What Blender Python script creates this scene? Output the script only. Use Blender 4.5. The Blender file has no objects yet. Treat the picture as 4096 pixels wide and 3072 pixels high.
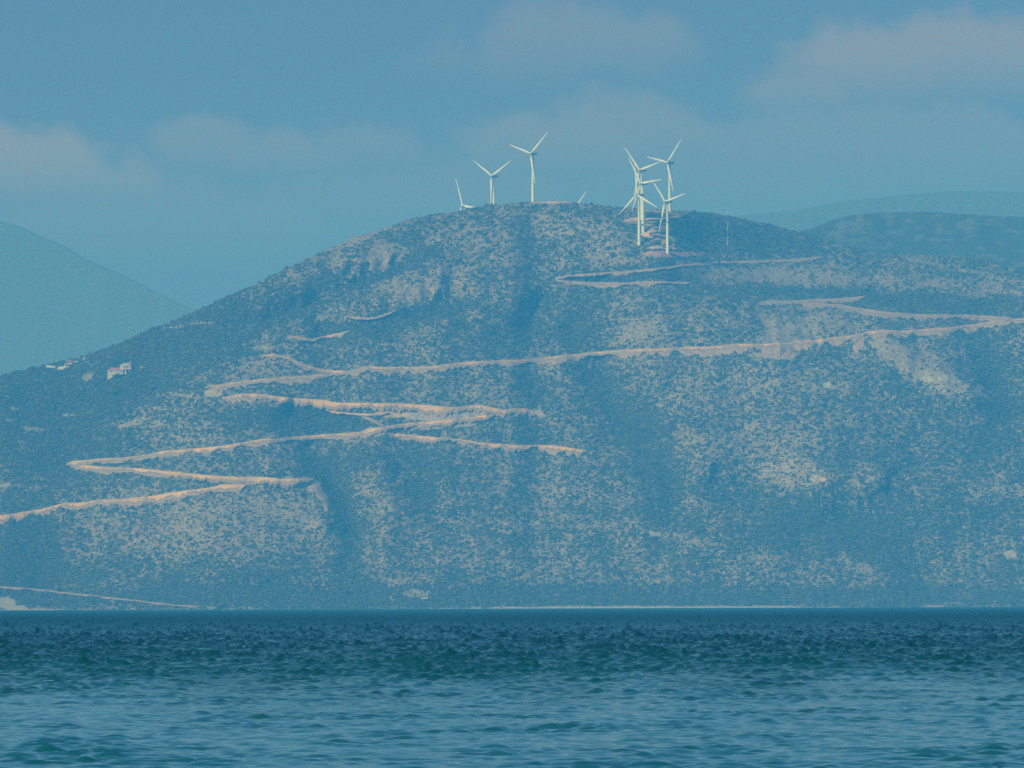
import bpy, bmesh, math, random
import numpy as np
from mathutils import Vector, Matrix

# ------------------------------------------------------------------ constants
W, H = 4096.0, 3072.0            # the layout below is written in pixels of the photograph
F = 30770.0                      # focal length in those pixels
CAM_H = 3.4                      # eye height above the sea
SHORE = 7400.0                   # distance of the far shore
HORIZON = 2420.0
PITCH = math.atan((HORIZON - H / 2) / F)
ROLL = math.radians(-0.196)
SUN_AZ, SUN_EL = math.radians(222.0), math.radians(36.0)   # azimuth from +y clockwise, sun behind the camera on the left
SUN_STRENGTH, SKY_STRENGTH, EXPOSURE = 3.45, 0.10, 0.0
HAZE_DENSITY = 1.75e-4
HAZE_COLOR = (0.051, 0.37, 0.905)
HAZE_ABSORB = (0.62, 0.97, 1.0)

sc = bpy.context.scene
col = sc.collection

# ------------------------------------------------------------------ camera
right0, up0 = np.array([1., 0, 0]), np.array([0, -math.sin(PITCH), math.cos(PITCH)])
FWD = np.array([0, math.cos(PITCH), math.sin(PITCH)])
RIGHT = math.cos(ROLL) * right0 + math.sin(ROLL) * up0
UP = -math.sin(ROLL) * right0 + math.cos(ROLL) * up0
CAM = np.array([0., 0, CAM_H])
cam_data = bpy.data.cameras.new('camera')
cam_data.sensor_width = 36.0
cam_data.lens = 36.0 * F / W
cam_data.clip_start, cam_data.clip_end = 1.0, 60000.0
cam = bpy.data.objects.new('camera', cam_data)
col.objects.link(cam)
m = Matrix.Identity(4)
for i in range(3):
    m[i][0], m[i][1], m[i][2], m[i][3] = RIGHT[i], UP[i], -FWD[i], CAM[i]
cam.matrix_world = m
sc.camera = cam


def ray_dir(u, v):
    a = (np.asarray(u, float) - W / 2) / F
    b = (H / 2 - np.asarray(v, float)) / F
    return a[..., None] * RIGHT + b[..., None] * UP + FWD


def at(u, v, y):
    """world point(s) seen at photo position (u, v) at distance y"""
    d = ray_dir(u, v)
    return CAM + d * (np.asarray(y, float) / d[..., 1])[..., None]


def shore_v(u):
    """photo row of the far shore line (sea level at SHORE)"""
    d0, d1 = ray_dir(u, np.zeros_like(np.asarray(u, float))), ray_dir(u, np.full_like(np.asarray(u, float), 3000.0))
    t = -CAM_H / SHORE
    z0, z1 = d0[..., 2] / d0[..., 1], d1[..., 2] / d1[..., 1]
    return 3000.0 * (t - z0) / (z1 - z0)


# ------------------------------------------------------------------ world, sun, exposure
world = bpy.data.worlds.new('World')
sc.world = world
world.use_nodes = True
nt = world.node_tree
nt.nodes.clear()
N, L = nt.nodes.new, nt.links.new


def math_node(tree, op, a, b=None, c=None, clamp=False):
    n = tree.nodes.new('ShaderNodeMath')
    n.operation = op
    n.use_clamp = clamp
    for k, x in enumerate((a, b, c)):
        if x is None:
            continue
        if isinstance(x, (int, float)):
            n.inputs[k].default_value = x
        else:
            tree.links.new(x, n.inputs[k])
    return n.outputs[0]


sky = N('ShaderNodeTexSky')
sky.sky_type = 'NISHITA'
sky.sun_disc = False
sky.sun_elevation = SUN_EL
sky.sun_rotation = SUN_AZ
sky.altitude = 0
sky.air_density, sky.dust_density, sky.ozone_density = 1.0, 0.6, 2.5
tint = N('ShaderNodeMix')
tint.data_type = 'RGBA'
tint.blend_type = 'MULTIPLY'
tint.inputs[0].default_value = 1.0
SKY_TINT = (0.185, 0.345, 0.54, 1)
tint.inputs[7].default_value = SKY_TINT
L(sky.outputs[0], tint.inputs[6])
tc = N('ShaderNodeTexCoord')
sep = N('ShaderNodeSeparateXYZ')
L(tc.outputs['Generated'], sep.inputs[0])
ypos = math_node(nt, 'MAXIMUM', sep.outputs[1], 0.05)
az = math_node(nt, 'DIVIDE', sep.outputs[0], ypos)
el = math_node(nt, 'DIVIDE', sep.outputs[2], ypos)
comb = N('ShaderNodeCombineXYZ')
L(az, comb.inputs[0])
L(el, comb.inputs[1])
noise = N('ShaderNodeTexNoise')
noise.inputs['Scale'].default_value = 80.0
noise.inputs['Detail'].default_value = 7.0
noise.inputs['Roughness'].default_value = 0.55
L(comb.outputs[0], noise.inputs['Vector'])
nsep = N('ShaderNodeSeparateColor')
L(noise.outputs['Color'], nsep.inputs[0])
CLOUDS = [  # azimuth and elevation (tangents), half sizes, strength
    (40, 690, 560, 230, 1.0), (330, 740, 380, 150, 0.75), (830, 620, 290, 150, 0.5), (1120, 640, 340, 140, 0.5),
    (1440, 610, 310, 180, 0.45), (2240, 600, 480, 220, 0.62), (2650, 570, 480, 210, 0.55), (3450, 300, 480, 230, 0.9),
    (3930, 270, 620, 240, 0.9), (3200, 390, 260, 130, 0.65), (2250, 220, 640, 230, 0.5), (3500, 640, 1000, 300, 0.42),
    (600, 900, 1000, 260, 0.36), (1700, 820, 800, 250, 0.32), (2900, 760, 900, 220, 0.3)]
acc = None
for (px, py, rx, ry, st) in CLOUDS:
    ax, ey = (px - W / 2) / F, (HORIZON - py) / F
    dx = math_node(nt, 'DIVIDE', math_node(nt, 'SUBTRACT', az, ax), rx / F)
    dy = math_node(nt, 'DIVIDE', math_node(nt, 'SUBTRACT', el, ey), ry / F)
    dx = math_node(nt, 'ADD', dx, math_node(nt, 'MULTIPLY', math_node(nt, 'SUBTRACT', nsep.outputs[0], 0.5), 1.5))
    dyn = math_node(nt, 'ADD', dy, math_node(nt, 'MULTIPLY', math_node(nt, 'SUBTRACT', nsep.outputs[1], 0.5), 1.9))
    r = math_node(nt, 'SQRT', math_node(nt, 'ADD', math_node(nt, 'MULTIPLY', dx, dx), math_node(nt, 'MULTIPLY', dyn, dyn)))
    mr = N('ShaderNodeMapRange')
    mr.interpolation_type = 'SMOOTHSTEP'
    mr.inputs[1].default_value, mr.inputs[2].default_value = 1.05, 0.55
    mr.inputs[3].default_value, mr.inputs[4].default_value = 0.0, st
    L(r, mr.inputs[0])
    fd = N('ShaderNodeMapRange')               # cloud bases dissolve into the haze
    fd.interpolation_type = 'SMOOTHSTEP'
    fd.inputs[1].default_value, fd.inputs[2].default_value = -1.0, 0.5
    L(dy, fd.inputs[0])
    mk = math_node(nt, 'MULTIPLY', mr.outputs[0], fd.outputs[0])
    acc = mk if acc is None else math_node(nt, 'MAXIMUM', acc, mk)
cmix = N('ShaderNodeMix')
cmix.data_type = 'RGBA'
CLOUD_COLOR = (3.15, 2.35, 2.3, 1)
cmix.inputs[7].default_value = CLOUD_COLOR
L(acc, cmix.inputs[0])
low = N('ShaderNodeMapRange')                 # murky air low over the sea
low.interpolation_type = 'SMOOTHSTEP'
low.inputs[1].default_value, low.inputs[2].default_value = 0.18, 0.0
low.inputs[3].default_value, low.inputs[4].default_value = 0.0, 0.95
L(el, low.inputs[0])
lmix = N('ShaderNodeMix')
lmix.data_type = 'RGBA'
lmix.inputs[7].default_value = (1.58, 1.12, 2.9, 1)
L(low.outputs[0], lmix.inputs[0])
L(tint.outputs[2], lmix.inputs[6])
L(lmix.outputs[2], cmix.inputs[6])
bg = N('ShaderNodeBackground')
bg.inputs['Strength'].default_value = SKY_STRENGTH
L(cmix.outputs[2], bg.inputs['Color'])
wo = N('ShaderNodeOutputWorld')
L(bg.outputs[0], wo.inputs['Surface'])

sun_data = bpy.data.lights.new('sun', 'SUN')
sun_data.energy = SUN_STRENGTH
sun_data.angle = math.radians(0.5)
sun_data.color = (1.0, 0.98, 0.84)
sun = bpy.data.objects.new('sun', sun_data)
col.objects.link(sun)
sun_vec = Vector((math.sin(SUN_AZ) * math.cos(SUN_EL), math.cos(SUN_AZ) * math.cos(SUN_EL), math.sin(SUN_EL)))
sun.rotation_euler = sun_vec.to_track_quat('Z', 'Y').to_euler()
sun.location = (-300, -300, 900)

sc.view_settings.view_transform = 'Standard'
sc.view_settings.look = 'None'
sc.view_settings.exposure = EXPOSURE
sc.view_settings.gamma = 1.0
sc.view_settings.use_curve_mapping = False
sc.cycles.volume_bounces = 1
sc.cycles.max_bounces = 6
sc.cycles.use_denoising = False
sc.cycles.denoiser = 'OPENIMAGEDENOISE'

# ------------------------------------------------------------------ helpers
rng = np.random.default_rng(7)
random.seed(7)


def _hash(ix, iy, seed):
    n = (ix.astype(np.int64) * 374761393 + iy.astype(np.int64) * 668265263 + seed * 1442695041) & 0x7FFFFFFF
    n = ((n ^ (n >> 13)) * 1274126177) & 0x7FFFFFFF
    n = n ^ (n >> 16)
    return (n & 0xFFFF) / 65535.0


def vnoise(x, y, seed=0):
    x, y = np.asarray(x, float), np.asarray(y, float)
    ix, iy = np.floor(x), np.floor(y)
    fx, fy = x - ix, y - iy
    fx, fy = fx * fx * fx * (fx * (fx * 6 - 15) + 10), fy * fy * fy * (fy * (fy * 6 - 15) + 10)
    a, b = _hash(ix, iy, seed), _hash(ix + 1, iy, seed)
    c, d = _hash(ix, iy + 1, seed), _hash(ix + 1, iy + 1, seed)
    return (a + (b - a) * fx) * (1 - fy) + (c + (d - c) * fx) * fy


def fbm(x, y, seed=0, octaves=4, gain=0.5):
    """-1..1"""
    s, a, t = 0.0, 1.0, 0.0
    for o in range(octaves):
        s = s + a * (2 * vnoise(x * 2 ** o + 17.3 * o, y * 2 ** o - 9.1 * o, seed + o) - 1)
        t += a
        a *= gain
    return s / t


def ridged(x, y, seed=0, octaves=4):
    s, a, t = 0.0, 1.0, 0.0
    for o in range(octaves):
        s = s + a * (1 - np.abs(2 * vnoise(x * 2 ** o + 5.3 * o, y * 2 ** o + 3.7 * o, seed + o) - 1))
        t += a
        a *= 0.5
    return s / t


def sstep(a, b, x):
    t = np.clip((x - a) / (b - a), 0, 1)
    return t * t * (3 - 2 * t)


def line_dist(U, V, pts):
    """distance in layout units to a polyline, and the position 0..1 along it"""
    best = np.full(np.shape(U), 1e9)
    pos = np.zeros(np.shape(U))
    n = len(pts) - 1
    for i in range(n):
        (x0, y0), (x1, y1) = pts[i][:2], pts[i + 1][:2]
        dx, dy = x1 - x0, y1 - y0
        t = np.clip(((U - x0) * dx + (V - y0) * dy) / (dx * dx + dy * dy), 0, 1)
        d = np.hypot(U - x0 - t * dx, V - y0 - t * dy)
        k = d < best
        best = np.where(k, d, best)
        pos = np.where(k, (i + t) / n, pos)
    return best, pos


def tag(o, label=None, cat=None, group=None, kind=None):
    if label:
        o['label'] = label
    if cat:
        o['category'] = cat
    if group:
        o['group'] = group
    if kind:
        o['kind'] = kind
    return o


def np_mesh(name, verts, faces, material, colors=None, smooth=True, parent=None):
    """verts n x 3, faces m x k (k = 3 or 4)"""
    me = bpy.data.meshes.new(name)
    verts = np.ascontiguousarray(verts, dtype=np.float32)
    faces = np.ascontiguousarray(faces, dtype=np.int32)
    mf, k = faces.shape
    me.vertices.add(len(verts))
    me.vertices.foreach_set('co', verts.ravel())
    me.loops.add(mf * k)
    me.loops.foreach_set('vertex_index', faces.ravel())
    me.polygons.add(mf)
    me.polygons.foreach_set('loop_start', np.arange(0, mf * k, k, dtype=np.int32))
    me.polygons.foreach_set('loop_total', np.full(mf, k, dtype=np.int32))
    me.update(calc_edges=True)
    me.polygons.foreach_set('use_smooth', np.full(mf, smooth, dtype=bool))
    if colors is not None:
        ca = me.color_attributes.new('cover', 'FLOAT_COLOR', 'POINT')
        c4 = np.ones((len(verts), 4), dtype=np.float32)
        c4[:, :3] = colors
        ca.data.foreach_set('color', c4.ravel())
    me.materials.append(material)
    o = bpy.data.objects.new(name, me)
    col.objects.link(o)
    if parent is not None:
        o.parent = parent
    return o


def grid_faces(nr, nc):
    i = np.arange(nr * nc).reshape(nr, nc)
    return np.stack([i[:-1, :-1], i[:-1, 1:], i[1:, 1:], i[1:, :-1]], -1).reshape(-1, 4)


def new_mat(name, color=(0.5, 0.5, 0.5), rough=0.8, spec=0.3):
    mt = bpy.data.materials.new(name)
    mt.use_nodes = True
    b = mt.node_tree.nodes['Principled BSDF']
    b.inputs['Base Color'].default_value = (*color, 1)
    b.inputs['Roughness'].default_value = rough
    b.inputs['Specular IOR Level'].default_value = spec
    return mt


def noisy_mat(name, color, var=0.15, scale=1.0, rough=0.8, spec=0.3, bump=0.0):
    """plain colour broken up by object-space noise"""
    mt = new_mat(name, color, rough, spec)
    t = mt.node_tree
    b = t.nodes['Principled BSDF']
    tcn = t.nodes.new('ShaderNodeTexCoord')
    no = t.nodes.new('ShaderNodeTexNoise')
    no.inputs['Scale'].default_value = scale
    no.inputs['Detail'].default_value = 5
    t.links.new(tcn.outputs['Object'], no.inputs['Vector'])
    mr_ = t.nodes.new('ShaderNodeMapRange')
    mr_.inputs[1].default_value, mr_.inputs[2].default_value = 0.3, 0.7
    mr_.inputs[3].default_value, mr_.inputs[4].default_value = 1 - var, 1 + var
    t.links.new(no.outputs['Fac'], mr_.inputs[0])
    mx = t.nodes.new('ShaderNodeMix')
    mx.data_type = 'RGBA'
    mx.blend_type = 'MULTIPLY'
    mx.inputs[0].default_value = 1
    mx.inputs[6].default_value = (*color, 1)
    t.links.new(mr_.outputs[0], mx.inputs[7])
    t.links.new(mx.outputs[2], b.inputs['Base Color'])
    if bump:
        bp = t.nodes.new('ShaderNodeBump')
        bp.inputs['Strength'].default_value = bump
        bp.inputs['Distance'].default_value = 1.0
        t.links.new(no.outputs['Fac'], bp.inputs['Height'])
        t.links.new(bp.outputs[0], b.inputs['Normal'])
    return mt


def cover_mat(name, scale=0.25, var=0.25, bump=0.6, dist=1.5):
    """land-cover colour stored on the ground, broken up by world-space noise, with rubble relief"""
    mt = new_mat(name, rough=1.0, spec=0.05)
    t = mt.node_tree
    b = t.nodes['Principled BSDF']
    at_ = t.nodes.new('ShaderNodeAttribute')
    at_.attribute_name = 'cover'
    geo = t.nodes.new('ShaderNodeNewGeometry')
    no = t.nodes.new('ShaderNodeTexNoise')
    no.inputs['Scale'].default_value = scale
    no.inputs['Detail'].default_value = 6
    no.inputs['Roughness'].default_value = 0.65
    t.links.new(geo.outputs['Position'], no.inputs['Vector'])
    mr_ = t.nodes.new('ShaderNodeMapRange')
    mr_.inputs[1].default_value, mr_.inputs[2].default_value = 0.32, 0.68
    mr_.inputs[3].default_value, mr_.inputs[4].default_value = 1 - var, 1 + var
    t.links.new(no.outputs['Fac'], mr_.inputs[0])
    mx = t.nodes.new('ShaderNodeMix')
    mx.data_type = 'RGBA'
    mx.blend_type = 'MULTIPLY'
    mx.inputs[0].default_value = 1
    t.links.new(at_.outputs['Color'], mx.inputs[6])
    t.links.new(mr_.outputs[0], mx.inputs[7])
    t.links.new(mx.outputs[2], b.inputs['Base Color'])
    bp = t.nodes.new('ShaderNodeBump')
    bp.inputs['Strength'].default_value = bump
    bp.inputs['Distance'].default_value = dist
    t.links.new(no.outputs['Fac'], bp.inputs['Height'])
    t.links.new(bp.outputs[0], b.inputs['Normal'])
    return mt


# ------------------------------------------------------------------ roads as laid out on the hill
# each: points, bank height, bench height, spill height (layout px), earth colours
ROADS = [
    dict(name='dirt_road', label='long straight dirt road climbing right across the middle of the hillside',
         pts=[(835, 1546), (880, 1538), (930, 1530), (1000, 1522), (1080, 1512), (1150, 1508), (1220, 1504), (1280, 1496), (1340, 1486),
              (1400, 1482), (1440, 1474), (1470, 1466), (1550, 1468), (1650, 1469), (1720, 1466), (1800, 1455), (1900, 1446), (2000, 1441),
              (2125, 1436), (2250, 1421), (2400, 1406), (2500, 1398), (2650, 1394), (2800, 1387), (2900, 1382), (2940, 1375), (3050, 1376),
              (3130, 1371), (3240, 1362), (3330, 1352), (3420, 1338), (3480, 1326), (3520, 1318), (3600, 1323), (3700, 1317), (3800, 1308),
              (3900, 1296), (3980, 1281), (4040, 1277), (4120, 1270), (4300, 1255), (4600, 1235)], fresh=0.65, bank=4, bench=10, spill=10, wide=(3040, 260, 12)),
    dict(name='dirt_road', label='short dirt track dropping right from a knoll to meet the long hillside road',
         pts=[(1050, 1424), (1090, 1415), (1150, 1427), (1185, 1444), (1240, 1466), (1290, 1478), (1340, 1482), (1420, 1486)], bank=4, bench=9, spill=5),
    dict(name='dirt_road', label='dirt road with the tallest orange cut bank, ending right at mid slope',
         pts=[(890, 1590), (920, 1584), (970, 1574), (1019, 1575), (1094, 1584), (1149, 1589), (1298, 1601), (1348, 1610), (1447, 1613),
              (1597, 1613), (1696, 1620), (1796, 1628), (1845, 1629), (1890, 1621), (1930, 1621), (1980, 1632), (2010, 1641), (2060, 1633), (2110, 1634), (2150, 1660)],
         bank=11, bench=10, spill=8),
    dict(name='dirt_road', label='dirt road slanting down left from the right hairpin to the far left hairpin',
         pts=[(1990, 1650), (1900, 1668), (1800, 1678), (1710, 1687), (1620, 1694), (1550, 1703), (1500, 1713), (1450, 1726), (1380, 1732), (1300, 1737),
              (1200, 1745), (1100, 1756), (1060, 1753), (1000, 1765), (945, 1774), (895, 1783), (771, 1795), (696, 1800), (646, 1805), (597, 1817), (497, 1830),
              (398, 1835), (323, 1842), (288, 1846), (266, 1856)], bank=5, bench=9, spill=7),
    dict(name='dirt_road', label='dead end dirt road branching right below the middle hairpin',
         pts=[(1537, 1731), (1597, 1735), (1696, 1745), (1845, 1757), (1920, 1770), (2000, 1776), (2075, 1780), (2199, 1781), (2273, 1790), (2348, 1802)],
         bank=6, bench=6, spill=7, wide=(2240, 90, 16)),
    dict(name='dirt_road', label='dirt road running right from the far left hairpin to an earth spur',
         pts=[(275, 1850), (323, 1857), (398, 1866), (547, 1873), (696, 1887), (820, 1900), (945, 1908), (1040, 1908), (1094, 1911), (1124, 1917), (1214, 1911), (1254, 1915)],
         bank=7, bench=9, spill=7, wide=(1180, 110, 14)),
    dict(name='dirt_road', label='lowest dirt road leaving the frame at the left edge',
         pts=[(990, 1936), (975, 1936), (895, 1938), (820, 1953), (696, 1969), (597, 1986), (497, 1994), (398, 1999), (340, 2008), (298, 2012), (249, 2014), (199, 2028),
              (149, 2039), (75, 2050), (0, 2062), (-150, 2082), (-450, 2110)], bank=9, bench=7, spill=8),
    dict(name='dirt_road', label='pale looping dirt road with a left hairpin below the turbines',
         pts=[(3285, 1028), (3240, 1030), (3150, 1038), (3000, 1043), (2880, 1046), (2800, 1052), (2710, 1060), (2620, 1073), (2520, 1083), (2420, 1090), (2330, 1095),
              (2260, 1102), (2226, 1109), (2219, 1114), (2235, 1119), (2270, 1124), (2350, 1128), (2430, 1130), (2500, 1131), (2560, 1126), (2650, 1125), (2770, 1129)],
         fresh=0.3, bank=2, bench=6, spill=3, wide=(2440, 160, 6)),
    dict(name='dirt_road', label='short dirt road on the right shoulder ending in a pale tip',
         pts=[(3050, 1209), (3110, 1203), (3180, 1202), (3260, 1197), (3350, 1194), (3430, 1187), (3468, 1182)], fresh=0.3, bank=2, bench=7, spill=4),
    dict(name='dirt_road', label='dirt road descending right to the long hillside road near the right edge',
         pts=[(3190, 1203), (3290, 1213), (3360, 1218), (3440, 1233), (3530, 1246), (3620, 1255), (3720, 1259), (3850, 1258), (3930, 1262), (4000, 1267), (4060, 1274)],
         fresh=0.3, bank=4, bench=9, spill=8),
    dict(name='dirt_road', label='stub of dirt road linking the two hairpin roads at mid slope',
         pts=[(1430, 1655), (1467, 1664), (1490, 1678), (1530, 1698), (1545, 1706)], bank=2, bench=9, spill=3),
    dict(name='dirt_road', label='faint dirt track along the hollow under the tall orange bank',
         pts=[(1298, 1641), (1360, 1648), (1423, 1654), (1480, 1656), (1560, 1650)], bank=2, bench=4, spill=2),
    dict(name='dirt_road', label='mauve dirt track slanting up right on the upper left flank',
         pts=[(1383, 1266), (1440, 1270), (1497, 1270), (1547, 1252), (1590, 1240)], fresh=0.3, bank=2, bench=5, spill=4),
    dict(name='dirt_road', label='reddish dirt track below the upper left flank',
         pts=[(1165, 1345), (1200, 1350), (1249, 1355), (1320, 1340), (1400, 1322)], bank=3, bench=6, spill=4),
    dict(name='dirt_road', label='thin coast road sloping down to the sea at the lower left',
         pts=[(-450, 2320), (-100, 2338), (0, 2345), (100, 2352), (200, 2362), (400, 2385), (540, 2400), (690, 2418), (800, 2428)], fresh=0.5, bank=2, bench=3, spill=1),
    dict(name='dirt_road', label='turbine access track zigzagging down the ridge between the towers',
         pts=[(2540, 832), (2584, 838), (2640, 843), (2690, 850), (2730, 861), (2690, 866), (2640, 872), (2580, 876), (2520, 880), (2506, 883), (2560, 892), (2600, 900),
              (2650, 910), (2668, 916), (2600, 925), (2592, 930), (2630, 938), (2668, 948), (2682, 958), (2660, 970), (2645, 978), (2680, 985), (2688, 992), (2640, 990), (2580, 994)],
         bank=1, bench=5, spill=3),
]
# bare patches: ellipse centre, half sizes, tilt (rise to the right), earth colour
FRESH = (0.74, 0.48, 0.26)
TAN, ORANGE, PINK, PALE = (0.42, 0.34, 0.21), (0.66, 0.40, 0.16), (0.46, 0.30, 0.20), (0.42, 0.36, 0.24)
PATCHES = [(852, 1570, 42, 14, 0, TAN), (740, 1581, 55, 7, 0, TAN), (300, 1856, 34, 13, 0, TAN), (355, 1506, 24, 14, 0.3, TAN),
           (1590, 1660, 60, 9, 0, ORANGE), (1650, 1668, 26, 11, 0, ORANGE), (1540, 1652, 40, 6, 0, ORANGE), (1800, 1662, 170, 18, 0.03, (0.40, 0.33, 0.27)),
           (1760, 1700, 120, 10, 0.05, (0.40, 0.33, 0.27)), (1500, 1725, 70, 14, 0.1, (0.42, 0.33, 0.27)),
           (1250, 1938, 34, 26, -0.5, ORANGE), (1276, 1970, 20, 34, -0.9, (0.50, 0.32, 0.17)), (1300, 2012, 11, 34, -0.9, (0.46, 0.30, 0.17)), (1190, 1945, 60, 12, -0.2, (0.40, 0.30, 0.20)), (1180, 1930, 90, 14, 0, (0.40, 0.34, 0.28)),
           (2150, 1652, 30, 14, -0.3, (0.40, 0.33, 0.27)), (2570, 880, 75, 9, 0, FRESH), (2640, 920, 44, 14, 0.1, FRESH), (2630, 945, 72, 11, -0.1, FRESH),
           (2672, 968, 28, 20, 0, FRESH), (2640, 994, 60, 9, 0, FRESH), (2690, 1015, 120, 10, 0, (0.55, 0.25, 0.19)), (2550, 882, 50, 6, 0, PINK),
           (2200, 809, 80, 4, 0, ORANGE), (2705, 861, 26, 5, -0.2, TAN), (3270, 1031, 20, 4, 0.1, PALE),
           (3080, 1212, 36, 7, 0, PINK), (3430, 1378, 20, 26, 0.8, PINK), (3110, 1420, 70, 16, 0, PINK),
           (20, 2412, 45, 22, -0.2, PALE), (70, 2430, 60, 9, -0.1, PALE), (20, 1940, 30, 7, 0.2, TAN), (1660, 2372, 60, 14, 0, (0.42, 0.35, 0.30)),
           (3270, 1915, 26, 12, 0, PALE), (3290, 1918, 14, 8, 0, ORANGE), (3690, 1508, 40, 14, -0.25, PALE), (3800, 1515, 45, 14, -0.2, PALE), (3310, 1540, 18, 12, 0, PALE),
           (4040, 2216, 26, 15, 0, PALE), (2620, 2135, 26, 8, -0.3, PALE), (60, 1634, 24, 6, 0, TAN), (130, 1715, 50, 7, -0.1, PALE), (40, 1680, 26, 6, 0, TAN),
           (270, 1660, 34, 6, 0.1, TAN), (1200, 1350, 45, 9, 0, PINK), (1130, 1378, 18, 5, 0, PALE), (1050, 1392, 40, 8, 0, TAN), (1060, 1345, 14, 9, 0, PALE),
           (540, 1690, 70, 12, 0.3, TAN), (490, 1404, 18, 5, -0.2, TAN), (700, 1308, 50, 5, 0.05, TAN), (800, 1292, 60, 4, 0.05, TAN), (2440, 2250, 2, 2, 0, TAN)]

# ------------------------------------------------------------------ the hill
SKYLINE = [(-700, 1800), (-500, 1690), (-250, 1590), (0, 1506), (200, 1456), (370, 1416), (470, 1378), (570, 1332), (640, 1306), (700, 1280), (800, 1236), (900, 1188),
           (1000, 1146), (1100, 1096), (1150, 1070), (1240, 1030), (1330, 990), (1420, 947), (1500, 925), (1580, 901), (1640, 874), (1750, 856),
           (1850, 841), (1950, 821), (2050, 811), (2130, 806), (2280, 807), (2340, 816), (2450, 827), (2550, 832), (2650, 839), (2750, 845), (2850, 853),
           (2950, 871), (3100, 905), (3200, 927), (3300, 957), (3400, 987), (3500, 1010), (3600, 1018), (3700, 1020), (3850, 1026), (3950, 1046), (4040, 1073),
           (4096, 1085), (4300, 1120), (4800, 1210)]
U0, U1, DU = -560.0, 4660.0, 4.0
us = np.arange(U0, U1 + 1, DU)
sk = np.array(SKYLINE)
sky_v = np.interp(us, sk[:, 0], sk[:, 1]) + 3.0 * fbm(us / 60, us * 0, 31, 4)
sh_v = shore_v(us)
NS = 460
sarr = np.linspace(0, 1, NS)
bot_v = sh_v + 26.0
V = bot_v[None, :] + (sky_v - bot_v)[None, :] * sarr[:, None]
U = np.broadcast_to(us[None, :], V.shape)
T = sh_v[None, :] - V


def bump(x, c, w):
    return np.exp(-((x - c) / w) ** 2)


g = 0.40 + 0.75 * np.exp(-np.maximum(T, 0) / 90.0)
g = g + 1.25 * sstep(2600, 3200, U) * bump(V, 1160, 130) + 0.5 * bump(V, 1000, 110) * sstep(2600, 2900, U)
g = g + 0.35 * sstep(900, 200, U)
g = g + 1.6 * np.exp(-(V - sky_v[None, :]) / 26.0)
g = g * (1 + 0.25 * fbm(U / 340, V / 260, 3, 3))
step = np.vstack([np.zeros((1, len(us))), V[:-1] - V[1:]])
Y = SHORE - 26.0 * 1.15 + np.cumsum(g * step, 0)
# gullies (pushed back) and spurs (pushed forward): polyline, half width, depth in metres
FOLDS = [
    ([(2400, 1500), (2480, 1640), (2560, 1760), (2680, 1900), (2690, 2030), (2640, 2150)], 90, 26),
    ([(1230, 1800), (1320, 1920), (1380, 2040), (1420, 2150), (1400, 2260), (1440, 2380)], 70, 18),
    ([(1600, 1780), (1670, 1900), (1720, 2020), (1790, 2130)], 75, 12),
    ([(2180, 1250), (2240, 1350), (2330, 1470)], 120, 7),
    ([(2000, 1420), (2060, 1330), (2180, 1200)], 60, 10),
    ([(1180, 1665), (1280, 1690), (1420, 1690)], 70, 20),
    ([(1560, 930), (1640, 1010), (1560, 1080), (1450, 1120), (1330, 1180), (1100, 1280)], 55, 16),
    ([(1800, 1170), (1720, 1240), (1560, 1290), (1300, 1330)], 60, 16),
    ([(1830, 1230), (1870, 1330)], 60, 4),
    ([(3130, 1270), (3175, 1390)], 18, 3), ([(3220, 1265), (3275, 1370)], 14, 3), ([(3300, 1290), (3345, 1380)], 12, 2),
    ([(3060, 1270), (3095, 1390)], 14, 2),
    ([(3900, 1330), (3960, 1500), (4060, 1640)], 80, 22),
    ([(2900, 1960), (3300, 2060), (3560, 2200), (3700, 2330)], 90, 18),
    ([(3620, 1950), (3500, 2050), (3200, 2160)], 60, 12),
    ([(150, 1640), (260, 1760), (250, 1850)], 120, 14),
    ([(120, 2100), (160, 2300)], 100, 14),
    ([(1000, 1300), (700, 1420), (500, 1560), (300, 1650)], 90, 16),
    ([(2900, 1130), (2300, 1140)], 30, 6),
    # spurs
    ([(2520, 1240), (2560, 1330), (2600, 1480), (2650, 1620), (2830, 1800)], 120, -9),
    ([(1850, 1500), (1950, 1700), (2000, 1900), (1950, 2200)], 150, -7),
    ([(1100, 1870), (1250, 1920), (1300, 2010), (1330, 2080)], 60, -20),
    ([(700, 1960), (800, 2150), (850, 2300)], 170, -18),
    ([(1500, 1860), (1560, 2030), (1540, 2200)], 70, -12),
    ([(3100, 1480), (3200, 1700), (3250, 1880)], 150, -20),
    ([(3540, 1330), (3700, 1480), (3850, 1550)], 70, -16),
    ([(1420, 950), (1400, 1050), (1350, 1120)], 60, -12),
    ([(1700, 1110), (1650, 1200)], 150, -5),
    ([(2600, 2130), (2900, 2180), (3100, 2260)], 70, -14),
    ([(3190, 1260), (3210, 1380)], 16, -2), ([(3100, 1270), (3118, 1390)], 15, -3), ([(3270, 1280), (3290, 1370)], 15, -2),
    ([(2450, 990), (2330, 1060)], 70, -8), ([(2660, 900), (2620, 960), (2600, 1040)], 120, -2),
]
fade = sstep(-10, 60, T) * sstep(0, 40, V - sky_v[None, :])
for pts, wd, amp in FOLDS:
    xs, ys_ = [p[0] for p in pts], [p[1] for p in pts]
    c0, c1 = np.searchsorted(us, min(xs) - 3 * wd), np.searchsorted(us, max(xs) + 3 * wd)
    su, sv = U[:, c0:c1], V[:, c0:c1]
    wob = 34 * min(1, wd / 60) * fbm(su / 70, sv / 70, 11, 3)
    d, pos = line_dist(su + wob, sv + 0.6 * wob, pts)
    Y[:, c0:c1] += 1.5 * amp * np.exp(-(d / wd) ** 2) * fade[:, c0:c1]
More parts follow.
